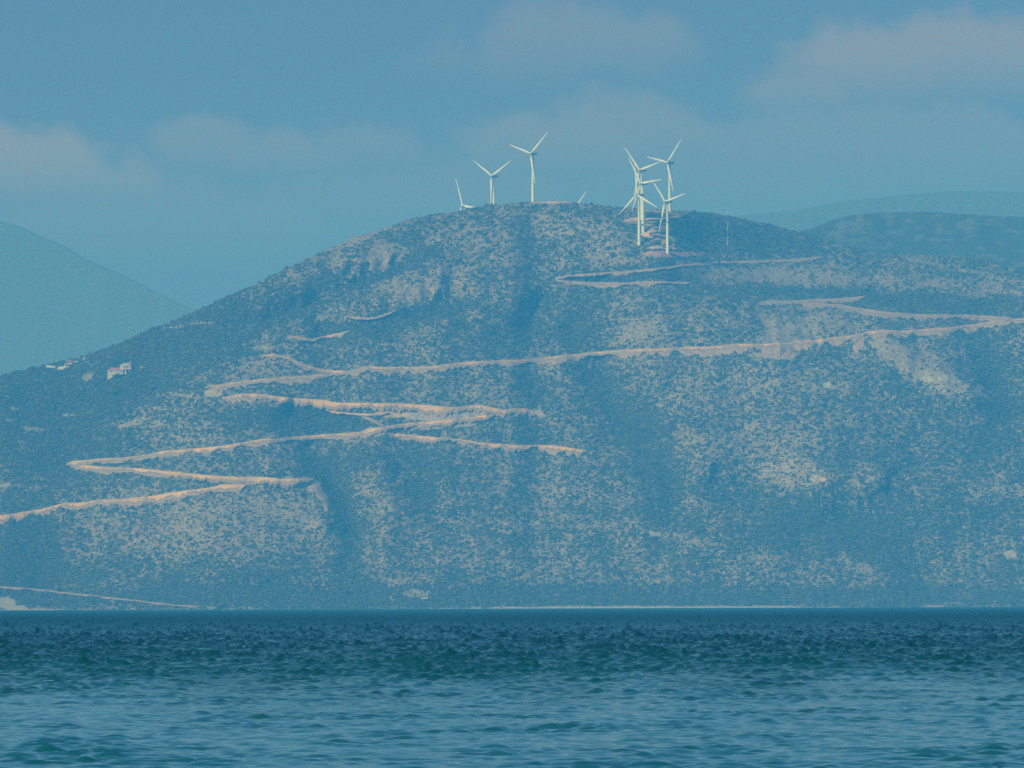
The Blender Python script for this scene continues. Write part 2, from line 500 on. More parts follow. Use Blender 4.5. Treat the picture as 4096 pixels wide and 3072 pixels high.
# smaller downslope runnels, hummocks and crags
Y += fade * (9.0 * (0.62 - ridged((U - 0.4 * V) / 250 + 0.3 * fbm(U / 300, V / 300, 5), V / 420, 41, 4)) * 1.5
             + 3.6 * fbm(U / 85, V / 120, 51, 4) + 1.3 * fbm(U / 22, V / 26, 61, 3))

CRAGS = [(3230, 1320, 230, 75), (3620, 1430, 190, 90), (3780, 1520, 170, 45), (1480, 980, 190, 110), (1720, 1150, 220, 80), (3500, 1130, 700, 60), (2350, 1030, 300, 70), (3080, 1880, 300, 80), (3060, 2210, 300, 60)]
for (cx, cy, rx, ry) in CRAGS:
    k = sstep(1.2, 0.5, np.hypot((U - cx) / rx, (V - cy) / ry)) * fade
    Y += k * (3.2 * fbm(U / 30, V / 40, 65, 3) - 3.5 * (ridged(U / 46, V / 80, 67, 3) - 0.5))
# land cover -----------------------------------------------------------------
# bush density 0..1 over the slope: base value plus soft-edged regions (centre, half sizes, tilt, change)
REGIONS = [
    (300, 1400, 520, 260, 0.35, 0.36), (150, 1750, 420, 200, 0, 0.26), (800, 1350, 420, 180, 0.4, 0.25), (1220, 1680, 330, 45, -0.05, 0.5), (2300, 1300, 130, 160, -0.2, 0.34),
    (2450, 1100, 330, 36, 0.02, 0.34), (3300, 1165, 560, 34, 0, 0.34), (3750, 1215, 420, 34, -0.03, 0.34), (3000, 950, 420, 70, -0.15, 0.36), (2900, 1085, 220, 30, 0, -0.05),
    (3400, 2120, 620, 120, 0.08, 0.30), (3850, 1750, 350, 130, 0.1, 0.20), (1330, 1950, 70, 120, -0.4, 0.45), (1690, 1950, 80, 170, -0.1, 0.30), (1550, 1850, 350, 60, 0, 0.22),
    (2610, 1840, 90, 260, -0.35, 0.34), (2480, 1640, 110, 90, -0.4, 0.2), (1390, 2120, 50, 160, -0.2, 0.3), (100, 2200, 160, 200, 0, 0.35), (2050, 2390, 2400, 50, 0, 0.42), (700, 2290, 900, 60, 0, 0.2), (3980, 1480, 70, 220, -0.3, 0.3),
    (2000, 1330, 180, 120, 0.2, 0.18), (1640, 1270, 260, 50, 0.25, 0.34), (1690, 1020, 70, 30, 0.3, 0.5), (1640, 960, 60, 26, 0, 0.45), (1560, 1085, 160, 26, 0.35, 0.4), (1260, 1140, 160, 40, 0.5, 0.25),
    (1840, 1260, 36, 70, 0, 0.35), (2400, 1500, 180, 60, 0, 0.16), (2080, 1560, 130, 60, 0, 0.10),
    (1430, 940, 150, 34, 0.3, -0.65), (1560, 1010, 75, 65, 0.3, -0.65), (1480, 1060, 50, 40, 0.3, -0.4), (1380, 1060, 55, 70, 0.3, -0.18), (1720, 1150, 210, 70, 0.1, -0.34), (1800, 960, 200, 60, 0.1, -0.12),
    (2570, 1330, 80, 75, 0, -0.36), (3300, 1120, 420, 34, -0.05, -0.32), (3850, 1150, 280, 30, -0.08, -0.26), (3120, 1100, 260, 40, 0, -0.20), (3110, 1330, 60, 80, 0, -0.45), (3340, 1320, 110, 60, -0.2, -0.28),
    (3220, 1330, 60, 60, 0, -0.22), (3560, 1400, 80, 50, -0.6, -0.5), (3680, 1440, 110, 60, -0.4, -0.25), (3750, 1520, 170, 36, -0.3, -0.40), (3950, 1580, 80, 30, -0.4, -0.25),
    (3000, 1830, 360, 140, 0, -0.12), (3200, 1900, 150, 45, 0, -0.16), (2900, 1560, 320, 120, 0, -0.10), (900, 2120, 460, 150, 0.05, -0.20), (1150, 2020, 170, 90, 0, -0.12), (1550, 1960, 110, 120, 0, -0.16),
    (1060, 1470, 130, 40, 0.3, -0.14), (1900, 1560, 160, 60, 0, -0.08), (2250, 1960, 220, 130, 0, -0.08), (2720, 2150, 130, 30, -0.25, -0.34), (3050, 2215, 110, 36, -0.25, -0.34), (3420, 2270, 80, 30, -0.3, -0.25),
    (3900, 1090, 130, 10, -0.25, -0.4), (2400, 1010, 180, 70, 0.3, -0.14), (2500, 1050, 130, 26, 0.25, -0.20), (2150, 900, 250, 60, 0, -0.05), (3960, 1960, 120, 26, 0, -0.2), (2480, 1460, 160, 40, 0, -0.16),
]


def cover_fields(u, v):
    """bush density, rock exposure, soil tone at layout positions"""
    wu = u + 26 * fbm(u / 60, v / 60, 71, 4)
    wv = v + 18 * fbm(u / 60, v / 50, 81, 4)
    d = np.full(np.shape(u), 0.50)
    for (cx, cy, rx, ry, tl, ch) in REGIONS:
        dx, dy = (wu - cx) / rx, (wv - cy + tl * (wu - cx)) / ry
        d = d + (0.75 * ch if ch > 0 else 0.8 * ch) * sstep(1.45, 0.35, np.sqrt(dx * dx + dy * dy))
    for fpts, fw, famp in FOLDS:                       # bushes gather along the gullies
        if famp > 12:
            fd_, _ = line_dist(wu, wv, fpts)
            d = d + 0.16 * np.exp(-(fd_ / (0.75 * fw)) ** 2)
    d = d + 0.16 * fbm(u / 120, v / 70, 91, 4) + 0.42 * fbm(u / 15, v / 9, 93, 3)
    return np.clip(d, 0.02, 1.0)


dens = cover_fields(U, V)
tone = fbm(U / 150, V / 110, 101, 4)
fine = fbm(U / 18, V / 12, 103, 3)
stone = np.stack([0.318 + 0.05 * tone + 0.08 * fine, 0.246 + 0.045 * tone + 0.07 * fine, 0.142 + 0.03 * tone + 0.045 * fine], -1)
grass = np.stack([0.10 + 0.02 * fine, 0.108 + 0.02 * fine, 0.050 + 0.01 * fine], -1)
bare = sstep(0.70, 0.26, dens + 0.16 * fine)[..., None]
cover = grass * (1 - bare) + stone * bare
redness = (sstep(0.25, 0.7, fbm(U / 90, V / 45, 107, 4)) * 0.5)[..., None]
cover = cover * (1 - redness * bare) + np.array([0.40, 0.28, 0.17]) * redness * bare
nopl = np.zeros_like(U)                       # 1 where nothing grows
for (cx, cy, rx, ry, tl, rgb) in PATCHES:
    c0, c1 = np.searchsorted(us, cx - 2 * rx), np.searchsorted(us, cx + 2 * rx)
    su, sv = U[:, c0:c1], V[:, c0:c1]
    wu = su + 0.35 * rx * fbm(su / (0.6 * rx + 6), sv / (0.6 * ry + 6), 111, 3)
    wv = sv + 0.45 * ry * fbm(su / (0.6 * rx + 6), sv / (0.6 * ry + 6), 113, 3)
    dx, dy = (wu - cx) / rx, (wv - cy + tl * (wu - cx)) / ry
    k = sstep(1.15, 0.85, np.sqrt(dx * dx + dy * dy)) * (0.55 if (cx < 1300 and cy < 1760 and cy != 1570) or cy == 2372 else 1.0)
    cover[:, c0:c1] = cover[:, c0:c1] * (1 - k[..., None]) + (np.array(rgb) * (1 + 0.12 * fine[:, c0:c1, None])) * k[..., None]
    nopl[:, c0:c1] = np.maximum(nopl[:, c0:c1], k)
# beach strips at the water line
bch = (bump(U, 2350, 520) + 0.55 * bump(U, 3100, 300) + 0.5 * bump(U, 100, 160) + 0.4 * bump(U, 3740, 60)) * (0.75 + 0.5 * fbm(U / 50, U * 0, 121, 3))
k = sstep(1.0, 0.5, T / (4 + 12 * np.clip(bch, 0, 1.2))) * sstep(0.15, 0.4, bch)
cover = cover * (1 - k[..., None]) + np.array([0.46, 0.36, 0.235]) * k[..., None]
nopl = np.maximum(nopl, k)
# monotone depth, so that the face never overhangs
Y = np.maximum.accumulate(np.maximum(Y, Y[0:1] + 0.0) + 0.0, 0) + 0.06 * np.cumsum(step, 0)


def sample(field, u, v):
    u = np.asarray(u, float)
    v = np.asarray(v, float)
    fi = np.clip((u - U0) / DU, 0, len(us) - 1.001)
    i = fi.astype(int)
    fx = fi - i
    b = bot_v[i] + (bot_v[i + 1] - bot_v[i]) * fx
    s = sky_v[i] + (sky_v[i + 1] - sky_v[i]) * fx
    fj = np.clip((v - b) / (s - b) * (NS - 1), 0, NS - 1.001)
    j = fj.astype(int)
    fy = fj - j
    return (field[j, i] * (1 - fx) + field[j, i + 1] * fx) * (1 - fy) + (field[j + 1, i] * (1 - fx) + field[j + 1, i + 1] * fx) * fy


P_face = at(U, V, Y)
# the far side of the hill falls away behind the crest
NB = 26
back_d = np.linspace(0, 1, NB + 1)[1:] ** 1.6 * 1100.0
P_c = P_face[-1]
rows_b = []
for dlt in back_d:
    p = P_c.copy()
    p[:, 0] = P_c[:, 0] * (P_c[:, 1] + dlt) / P_c[:, 1]
    p[:, 1] = P_c[:, 1] + dlt
    p[:, 2] = np.maximum(P_c[:, 2] - 0.34 * dlt * dlt / (dlt + 70.0), -4)
    rows_b.append(p)
P_all = np.concatenate([P_face, np.array(rows_b)], 0)
cov_all = np.concatenate([cover, np.repeat(cover[-1:], NB, 0)], 0)
nr, nc = P_all.shape[:2]
ground_mat = cover_mat('stony_ground', scale=0.42, var=0.48, bump=0.7, dist=1.2)
hill = np_mesh('hill', P_all.reshape(-1, 3), grid_faces(nr, nc), ground_mat, cov_all.reshape(-1, 3))
tag(hill, 'broad stony hill with scattered dark scrub rising from the sea', 'hill', kind='structure')


# ------------------------------------------------------------------ roads
road_mat = cover_mat('dirt_track_earth', scale=0.5, var=0.22, bump=0.5, dist=0.8)


def resample(pts, ds):
    p = np.array([q[:2] for q in pts], float)
    seg = np.hypot(*np.diff(p, axis=0).T)
    s = np.concatenate([[0], np.cumsum(seg)])
    t = np.arange(0, s[-1], ds)
    u, v = np.interp(t, s, p[:, 0]), np.interp(t, s, p[:, 1])
    kz = np.array([0.25, 0.5, 0.25])
    for _ in range(3):
        u[1:-1] = np.convolve(u, kz, 'valid')
        v[1:-1] = np.convolve(v, kz, 'valid')
    return t, u, v


MG = 4.0
mask = np.zeros((int(1750 / MG), int((U1 - U0) / MG) + 2), bool)
V00 = 760.0


def build_road(i, rd):
    t, u, v = resample(rd['pts'], 3.0)
    n = len(t)
    nz = lambda sc_, sd: fbm(t / sc_, t * 0 + i * 7.7, 200 + i * 5 + sd, 3)
    taper = np.clip(np.minimum(t, t[-1] - t) / 30.0, 0.25, 1)
    w = rd.get('wide')
    extra = w[2] * bump(u, w[0], w[1]) if w else 0.0 * u
    bank = 1.55 * rd['bank'] * (0.85 + 1.3 * nz(40, 0) + 0.6 * nz(9, 7)).clip(0.1, 2.4) * taper
    bench = rd['bench'] * (1 + 0.5 * nz(60, 1) + 0.25 * nz(13, 11)) * taper
    spill = 0.95 * (rd['spill'] + extra) * (0.9 + 1.3 * nz(45, 2) + 0.45 * nz(10, 3)).clip(0.05, 3.0) * taper
    top = v + 1.2 * nz(8, 4)
    m_per_px = 0.26
    rows, offs, cols = [], [], []
    bankc, benchc, spillc = np.array([0.86, 0.46, 0.06]), np.array([0.36, 0.262, 0.15]), np.array([0.40, 0.27, 0.14])
    for a in (0.0, 0.35, 0.7, 1.0):
        rows.append(top + bank * a)
        offs.append(0.5 + 0.6 * a + 0 * t)
        fresh = (rd.get('fresh', 1.0) * (0.75 + 0.7 * nz(50, 9))).clip(0.1, 1)[:, None]
        cols.append((bankc * fresh + spillc * (1 - fresh)) * (1 + 0.18 * fbm(t / 5, t * 0 + a * 9, 301, 2))[:, None])
    for a in (0.12, 0.5, 1.0):
        rows.append(top + bank + bench * a)
        offs.append(1.1 + 2.2 * a + 0 * t)
        cols.append(np.repeat(benchc[None], n, 0) * (1 + 0.10 * fbm(t / 14, t * 0 + a * 9, 303, 2))[:, None])
    for a in (0.15, 0.45, 0.75, 1.0):
        rows.append(top + bank + bench + spill * a)
        offs.append(3.3 * (1 - a) + 0.45 + 0 * t)
        cols.append(np.repeat(spillc[None], n, 0) * (1 + 0.16 * fbm(t / 9, t * 0 + a * 5, 305, 3))[:, None])
    R, O, Cc = np.array(rows), np.array(offs), np.array(cols)
    UU = np.broadcast_to(u[None], R.shape) + 0.8 * fbm(R / 9, t[None] / 9, 307, 2)
    YY = sample(Y, UU, R) - O - 0.9
    o = np_mesh(rd['name'], at(UU, R, YY).reshape(-1, 3), grid_faces(*R.shape)[:, ::-1], road_mat, Cc.reshape(-1, 3))
    tag(o, rd['label'], 'road', kind='structure')
    for a in np.linspace(0, 1, 12):
        vv = top - 1 + (bank + bench + spill * 0.8) * a
        ii = ((vv - V00) / MG).astype(int).clip(0, mask.shape[0] - 1)
        jj = ((u - U0) / MG).astype(int).clip(0, mask.shape[1] - 1)
        mask[ii, jj] = True


for i, rd in enumerate(ROADS):
    build_road(i, rd)


# ------------------------------------------------------------------ scrub: uncountable bushes on the hill (one object of ground cover)
def icosahedron():
    p = (1 + 5 ** 0.5) / 2
    v = np.array([(-1, p, 0), (1, p, 0), (-1, -p, 0), (1, -p, 0), (0, -1, p), (0, 1, p), (0, -1, -p), (0, 1, -p), (p, 0, -1), (p, 0, 1), (-p, 0, -1), (-p, 0, 1)], float)
    v /= np.linalg.norm(v[0])
    f = np.array([(0, 11, 5), (0, 5, 1), (0, 1, 7), (0, 7, 10), (0, 10, 11), (1, 5, 9), (5, 11, 4), (11, 10, 2), (10, 7, 6), (7, 1, 8), (3, 9, 4), (3, 4, 2), (3, 2, 6),
                  (3, 6, 8), (3, 8, 9), (4, 9, 5), (2, 4, 11), (6, 2, 10), (8, 6, 7), (9, 8, 1)])
    return v, f


NTRY = 620000
cu = rng.uniform(U0 + 10, U1 - 10, NTRY)
fi = np.interp(cu, us, sky_v)
fb = np.interp(cu, us, sh_v)
cv = fb - 2 - (fb - 2 - fi) * rng.uniform(0, 1, NTRY)
keep_h = (fb - fi) / 1640.0
den = sample(dens, cu, cv)
den = den * (1 - sample(nopl, cu, cv)) * (1 - sample(nopl, cu, cv - 6.0))
ii = ((cv - V00) / MG).astype(int).clip(0, mask.shape[0] - 1)
jj = ((cu - U0) / MG).astype(int).clip(0, mask.shape[1] - 1)
ok = (rng.uniform(0, 1, NTRY) < 0.78 * den ** 1.2 * keep_h) & ~mask[ii, jj] & ~mask[(ii - 1).clip(0), jj]
cu, cv, den = cu[ok], cv[ok], den[ok]
n = len(cu)
base = at(cu, cv, sample(Y, cu, cv))
rad = np.exp(rng.normal(-0.34, 0.38, n)) * (0.85 + 0.45 * den)
woody = sstep(1100, 400, cu) * sstep(2000, 1500, cv)          # taller trees on the left flank
rad = rad * (1 + 0.6 * woody * rng.uniform(0, 1, n))
iv, ifc = icosahedron()
jit = 1 + 0.30 * rng.uniform(-1, 1, (n, 12, 1))
rot = rng.uniform(0, 2 * math.pi, n)
cr, sr = np.cos(rot)[:, None], np.sin(rot)[:, None]
vx = iv[None, :, 0] * cr - iv[None, :, 1] * sr
vy = iv[None, :, 0] * sr + iv[None, :, 1] * cr
vz = np.broadcast_to(iv[None, :, 2], vx.shape)
sv = np.stack([vx * rng.uniform(0.8, 1.3, (n, 1)), vy, vz * rng.uniform(0.6, 0.95, (n, 1))], -1) * jit * rad[:, None, None]
sv += base[:, None, :] + np.array([0, 0, 0.42])[None, None] * rad[:, None, None]
leaf = np.stack([rng.uniform(0.044, 0.080, n), rng.uniform(0.050, 0.082, n), rng.uniform(0.020, 0.034, n)], -1)
dryk = (rng.uniform(0, 1, n) < 0.12)
leaf[dryk] = leaf[dryk] * np.array([1.9, 1.5, 1.3])
shrub_mat = cover_mat('scrub_leaves', scale=1.4, var=0.35, bump=0.4, dist=0.5)
faces = (ifc[None] + 12 * np.arange(n)[:, None, None]).reshape(-1, 3)
scrub = np_mesh('scrub', sv.reshape(-1, 3), faces, shrub_mat, np.repeat(leaf, 12, 0), smooth=False)
tag(scrub, 'dark green maquis bushes scattered over the whole stony hillside', 'scrub', kind='stuff')
print('bushes', n)

# ------------------------------------------------------------------ hills behind
def far_ridge(name, label, crest, y0, bottom, slope, colr, seed, du=10.0, nrow=110, rough=8.0, mottle=1.0):
    c = np.array(crest, float)
    uu = np.arange(c[0, 0], c[-1, 0] + 1, du)
    cvv = np.interp(uu, c[:, 0], c[:, 1]) + 2.0 * fbm(uu / 45, uu * 0, seed, 4)
    s = np.linspace(0, 1, nrow)[:, None]
    VV = bottom + (cvv[None] - bottom) * s
    UU = np.broadcast_to(uu[None], VV.shape)
    YY = y0 + slope * (bottom - VV) + rough * (0.6 - ridged(UU / 260, VV / 420, seed, 4)) * 4 * sstep(0, 40, VV - cvv[None])
    YY = np.maximum.accumulate(YY, 0)
    P = at(UU, VV, YY)
    bk = []
    for dlt in (60, 160, 400, 900):
        p = P[-1].copy()
        p[:, 0] *= (p[:, 1] + dlt) / p[:, 1]
        p[:, 1] += dlt
        p[:, 2] = np.maximum(p[:, 2] - 0.5 * dlt * dlt / (dlt + 80), -4)
        bk.append(p)
    P = np.concatenate([P, np.array(bk)], 0)
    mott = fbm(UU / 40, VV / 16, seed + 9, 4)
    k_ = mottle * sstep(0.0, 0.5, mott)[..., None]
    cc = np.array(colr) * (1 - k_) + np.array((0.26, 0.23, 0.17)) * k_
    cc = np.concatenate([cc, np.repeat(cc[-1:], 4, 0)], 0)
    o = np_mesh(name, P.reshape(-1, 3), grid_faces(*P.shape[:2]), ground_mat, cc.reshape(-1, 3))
    tag(o, label, 'hill', kind='structure')
    return o


far_ridge('hill', 'bluish scrub covered hill behind the right shoulder',
          [(2600, 1150), (2900, 1040), (3120, 950), (3230, 918), (3330, 880), (3420, 858), (3560, 849), (3700, 846), (3820, 855), (4096, 868), (4700, 900)],
          9000, 1250, 1.1, (0.075, 0.085, 0.05), 401, mottle=0.4)
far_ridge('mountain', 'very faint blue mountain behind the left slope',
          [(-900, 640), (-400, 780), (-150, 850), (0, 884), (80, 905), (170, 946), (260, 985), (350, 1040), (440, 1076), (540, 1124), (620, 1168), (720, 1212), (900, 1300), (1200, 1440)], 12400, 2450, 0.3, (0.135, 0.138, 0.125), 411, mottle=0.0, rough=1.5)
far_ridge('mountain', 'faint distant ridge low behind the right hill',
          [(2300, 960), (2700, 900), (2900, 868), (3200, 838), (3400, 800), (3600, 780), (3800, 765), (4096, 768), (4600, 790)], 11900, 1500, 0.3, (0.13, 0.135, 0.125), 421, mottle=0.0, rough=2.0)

# ------------------------------------------------------------------ sea
def sea_mesh():
    near, far_ = 115.0, 7650.0
    nrow, ncol = 2900, 760
    d = near * (far_ / near) ** np.linspace(0, 1, nrow)
    fan = np.tan(np.linspace(-math.radians(4.7), math.radians(4.7), ncol))
    wing = np.linspace(0, 1, 151)[1:]                 # the waves carry on well beyond both sides of the view
    span = 70.0 + 0.012 * d
    edge = d * math.tan(math.radians(4.7))
    X = np.concatenate([-(edge[:, None] + span[:, None] * wing[None, ::-1]), d[:, None] * fan[None], edge[:, None] + span[:, None] * wing[None]], 1)
    Yv = np.broadcast_to(d[:, None], X.shape)
    Z = np.zeros(X.shape)
    r = np.random.default_rng(3)
    sp = d * math.log(far_ / near) / nrow           # row spacing
    # patches of stronger and weaker wind
    gust = fbm(X / 16, Yv / 120, 501, 3)
    BANDS = [  # wavelengths, number of wave trains, steepness, how strong at which distance
        (0.5, 1.0, 22, 0.0100, 0.50 + 0.60 * sstep(240, 520, d)),
        (1.0, 2.0, 22, 0.0112, 0.33 + 0.76 * sstep(240, 480, d)),
        (2.0, 4.0, 20, 0.0072, 0.16 + 0.30 * sstep(260, 800, d)),
        (4.0, 8.0, 16, 0.0034, 0.08 + 0.28 * sstep(900, 3000, d))]
    for lo, hi, cnt, steep, reach in BANDS:
        lam = np.exp(r.uniform(math.log(lo), math.log(hi), cnt))
        th = r.normal(0.12, 0.9 if hi <= 2.0 else 0.5, cnt)
        ph = r.uniform(0, 6.28, cnt)
        band = np.zeros(X.shape)
        for l, t_, p_ in zip(lam, th, ph):
            k_ = 2 * math.pi / l
            arg = k_ * (X * math.sin(t_) + Yv * math.cos(t_)) + p_
            band += (l * steep) * np.cos(arg)
        Z += band * reach[:, None]
    group = sstep(-0.15, 0.75, fbm(X / 3.5, Yv / 9.0, 511, 3))       # waves run in groups: a few stand up, most stay low
    Z *= (1 + 0.3 * gust) * (0.6 + 0.7 * group) * ((1 + 0.6 * sstep(300, 700, d)) * (1 - 0.45 * sstep(1200, 4000, d)))[:, None]
    crest = np.std(Z, axis=1, keepdims=True) + 1e-6
    Z = Z + 0.10 * (Z * Z / crest - crest)                             # sharper crests, flatter troughs
    fadew = (sstep(7600, 6800, d) * 1.0)[:, None]
    Z = Z * fadew
    P = np.stack([X, Yv, Z], -1)
    # calm outer strips on both sides
    side = []
    for sgn in (-1, 1):
        for wide_ in (1.4, 3.0):
            q = np.stack([np.clip(sgn * (edge + span + 40.0 + 500.0 * (wide_ - 1.0)), -2300, 2300), d, 0 * d], -1)
            side.append(q[:, None])
    P = np.concatenate([side[1], side[0], P, side[2], side[3]], 1)
    front = P[:1].copy()
    front[:, :, 1] = 20.0
    front[:, :, 2] = 0
    P = np.concatenate([front, P], 0)
    return P


PS = sea_mesh()
sea_mat = new_mat('sea_water', (0.0, 0.11, 0.105), 0.2, 0.5)
st = sea_mat.node_tree
sb = st.nodes['Principled BSDF']
sb.inputs['IOR'].default_value = 1.333
geo = st.nodes.new('ShaderNodeNewGeometry')
gs = st.nodes.new('ShaderNodeSeparateXYZ')
st.links.new(geo.outputs['Position'], gs.inputs[0])
# sheltered water by the beach is smooth, open water is rough with wind ripples; gusts blur the border
mg = st.nodes.new('ShaderNodeMapping')
mg.inputs['Scale'].default_value = (0.14, 0.010, 1.0)
st.links.new(geo.outputs['Position'], mg.inputs['Vector'])
ng = st.nodes.new('ShaderNodeTexNoise')
ng.inputs['Scale'].default_value = 1.0
ng.inputs['Detail'].default_value = 4.0
st.links.new(mg.outputs[0], ng.inputs['Vector'])
off = math_node(st, 'MULTIPLY_ADD', ng.outputs['Fac'], 360.0, -180.0)
rr = st.nodes.new('ShaderNodeMapRange')
rr.interpolation_type = 'SMOOTHSTEP'
rr.inputs[1].default_value, rr.inputs[2].default_value = 210.0, 430.0
rr.inputs[3].default_value, rr.inputs[4].default_value = 0.05, 0.15
st.links.new(math_node(st, 'ADD', gs.outputs[1], off), rr.inputs[0])
ro = st.nodes.new('ShaderNodeMapRange')          # far out, ripples are finer than the mesh: they widen the highlight instead
ro.interpolation_type = 'SMOOTHSTEP'
ro.inputs[1].default_value, ro.inputs[2].default_value = 700.0, 2200.0
ro.inputs[3].default_value, ro.inputs[4].default_value = 0.0, 0.36
st.links.new(gs.outputs[1], ro.inputs[0])
st.links.new(math_node(st, 'ADD', rr.outputs[0], ro.outputs[0]), sb.inputs['Roughness'])
# water colour darkens with distance, standing in for weaker sky reflection far out
far_dark = st.nodes.new('ShaderNodeMapRange')
far_dark.interpolation_type = 'SMOOTHSTEP'
far_dark.inputs[1].default_value, far_dark.inputs[2].default_value = 120.0, 780.0
st.links.new(math_node(st, 'ADD', gs.outputs[1], off), far_dark.inputs[0])
wc = st.nodes.new('ShaderNodeMix')
wc.data_type = 'RGBA'
wc.inputs[6].default_value = (0.0, 0.125, 0.112, 1)
wc.inputs[7].default_value = (0.0, 0.062, 0.062, 1)
st.links.new(far_dark.outputs[0], wc.inputs[0])
st.links.new(wc.outputs[2], sb.inputs['Base Color'])
mp = st.nodes.new('ShaderNodeMapping')
mp.inputs['Scale'].default_value = (1.0, 0.55, 1.0)
st.links.new(geo.outputs['Position'], mp.inputs['Vector'])
n1 = st.nodes.new('ShaderNodeTexNoise')
n1.inputs['Scale'].default_value = 2.2
n1.inputs['Detail'].default_value = 4.0
st.links.new(mp.outputs[0], n1.inputs['Vector'])
bp = st.nodes.new('ShaderNodeBump')
bp.inputs['Strength'].default_value = 0.12
bp.inputs['Distance'].default_value = 0.05
st.links.new(n1.outputs['Fac'], bp.inputs['Height'])
st.links.new(bp.outputs[0], sb.inputs['Normal'])
sea = np_mesh('sea', PS.reshape(-1, 3), grid_faces(*PS.shape[:2]), sea_mat)
tag(sea, 'choppy teal sea in front of the hill', 'sea', kind='structure')

# ------------------------------------------------------------------ wind turbines
white_paint = noisy_mat('cream_white_paint', (0.86, 0.84, 0.70), 0.05, 0.3, 0.45, 0.4)
hub_paint = noisy_mat('hub_grey_white_paint', (0.66, 0.67, 0.64), 0.05, 0.5, 0.5, 0.4)
nac_shade = noisy_mat('nacelle_shade_grey', (0.40, 0.46, 0.52), 0.06, 0.5, 0.5, 0.4)  # darker and bluer than the tower: the nacelle's shaded underside put into its colour


def lathe(profile, seg=28):
    """profile of (radius, height) -> verts, faces"""
    v, f = [], []
    for (r_, z_) in profile:
        for k_ in range(seg):
            a = 2 * math.pi * k_ / seg
            v.append((r_ * math.cos(a), r_ * math.sin(a), z_))
    for i in range(len(profile) - 1):
        for k_ in range(seg):
            a, b = i * seg + k_, i * seg + (k_ + 1) % seg
            f.append((a, b, b + seg, a + seg))
    return np.array(v), np.array(f)


def py_mesh(name, verts, faces, material, parent=None, smooth=True):
    me = bpy.data.meshes.new(name)
    me.from_pydata([tuple(map(float, q)) for q in verts], [], [tuple(int(x) for x in fc) for fc in faces])
    me.materials.append(material)
    for p in me.polygons:
        p.use_smooth = smooth
    me.update()
    o = bpy.data.objects.new(name, me)
    col.objects.link(o)
    if parent is not None:
        o.parent = parent
    return o


def blade_shape(R_):
    """twisted, tapered aerofoil from root (x = 0) out along +z; chord along x, thickness along y"""
    st_ = [(0.9, 1.5, 1.5, 0), (2.2, 1.5, 1.45, 0), (4.5, 2.2, 1.2, 16), (7.0, 2.75, 0.85, 14), (12, 2.35, 0.55, 9), (19, 1.7, 0.36, 5), (26, 1.15, 0.22, 2), (R_ - 1.2, 0.62, 0.12, 0), (R_ - 0.15, 0.25, 0.05, 0)]
    v, f = [], []
    S_ = 14
    for (z_, ch, th, tw) in st_:
        c, s = math.cos(math.radians(tw)), math.sin(math.radians(tw))
        for k_ in range(S_):
            a = 2 * math.pi * k_ / S_
            x = 0.5 * ch * math.cos(a) - 0.12 * (ch - 1.5 if ch > 1.5 else 0)
            y = 0.5 * th * math.sin(a) * (1 + 0.25 * math.cos(a))
            v.append((x * c - y * s, x * s + y * c, z_))
    for i in range(len(st_) - 1):
        for k_ in range(S_):
            a, b = i * S_ + k_, i * S_ + (k_ + 1) % S_
            f.append((a, b, b + S_, a + S_))
    f.append(tuple(range((len(st_) - 1) * S_, len(st_) * S_)))
    return v, f


def nacelle_shape():
    """rounded box along -y (front) to +y (rear)"""
    secs = [(-2.5, 0.9, 0.9), (-2.1, 1.35, 1.4), (-1.0, 1.6, 1.65), (3.0, 1.65, 1.75), (5.4, 1.45, 1.5), (6.2, 0.9, 0.95)]
    v, f = [], []
    S_ = 16
    for (y_, hw, hh) in secs:
        for k_ in range(S_):
            a = 2 * math.pi * k_ / S_
            e = 0.55
            cx, cz = math.cos(a), math.sin(a)
            v.append((hw * math.copysign(abs(cx) ** e, cx), y_, hh * math.copysign(abs(cz) ** e, cz) + 0.1))
    for i in range(len(secs) - 1):
        for k_ in range(S_):
            a, b = i * S_ + k_, i * S_ + (k_ + 1) % S_
            f.append((a, a + S_, b + S_, b))
    f.append(tuple(range(S_)))
    f.append(tuple(range((len(secs) - 1) * S_, len(secs) * S_))[::-1])
    return v, f


ROTOR_R, HUB_H = 34.0, 52.5


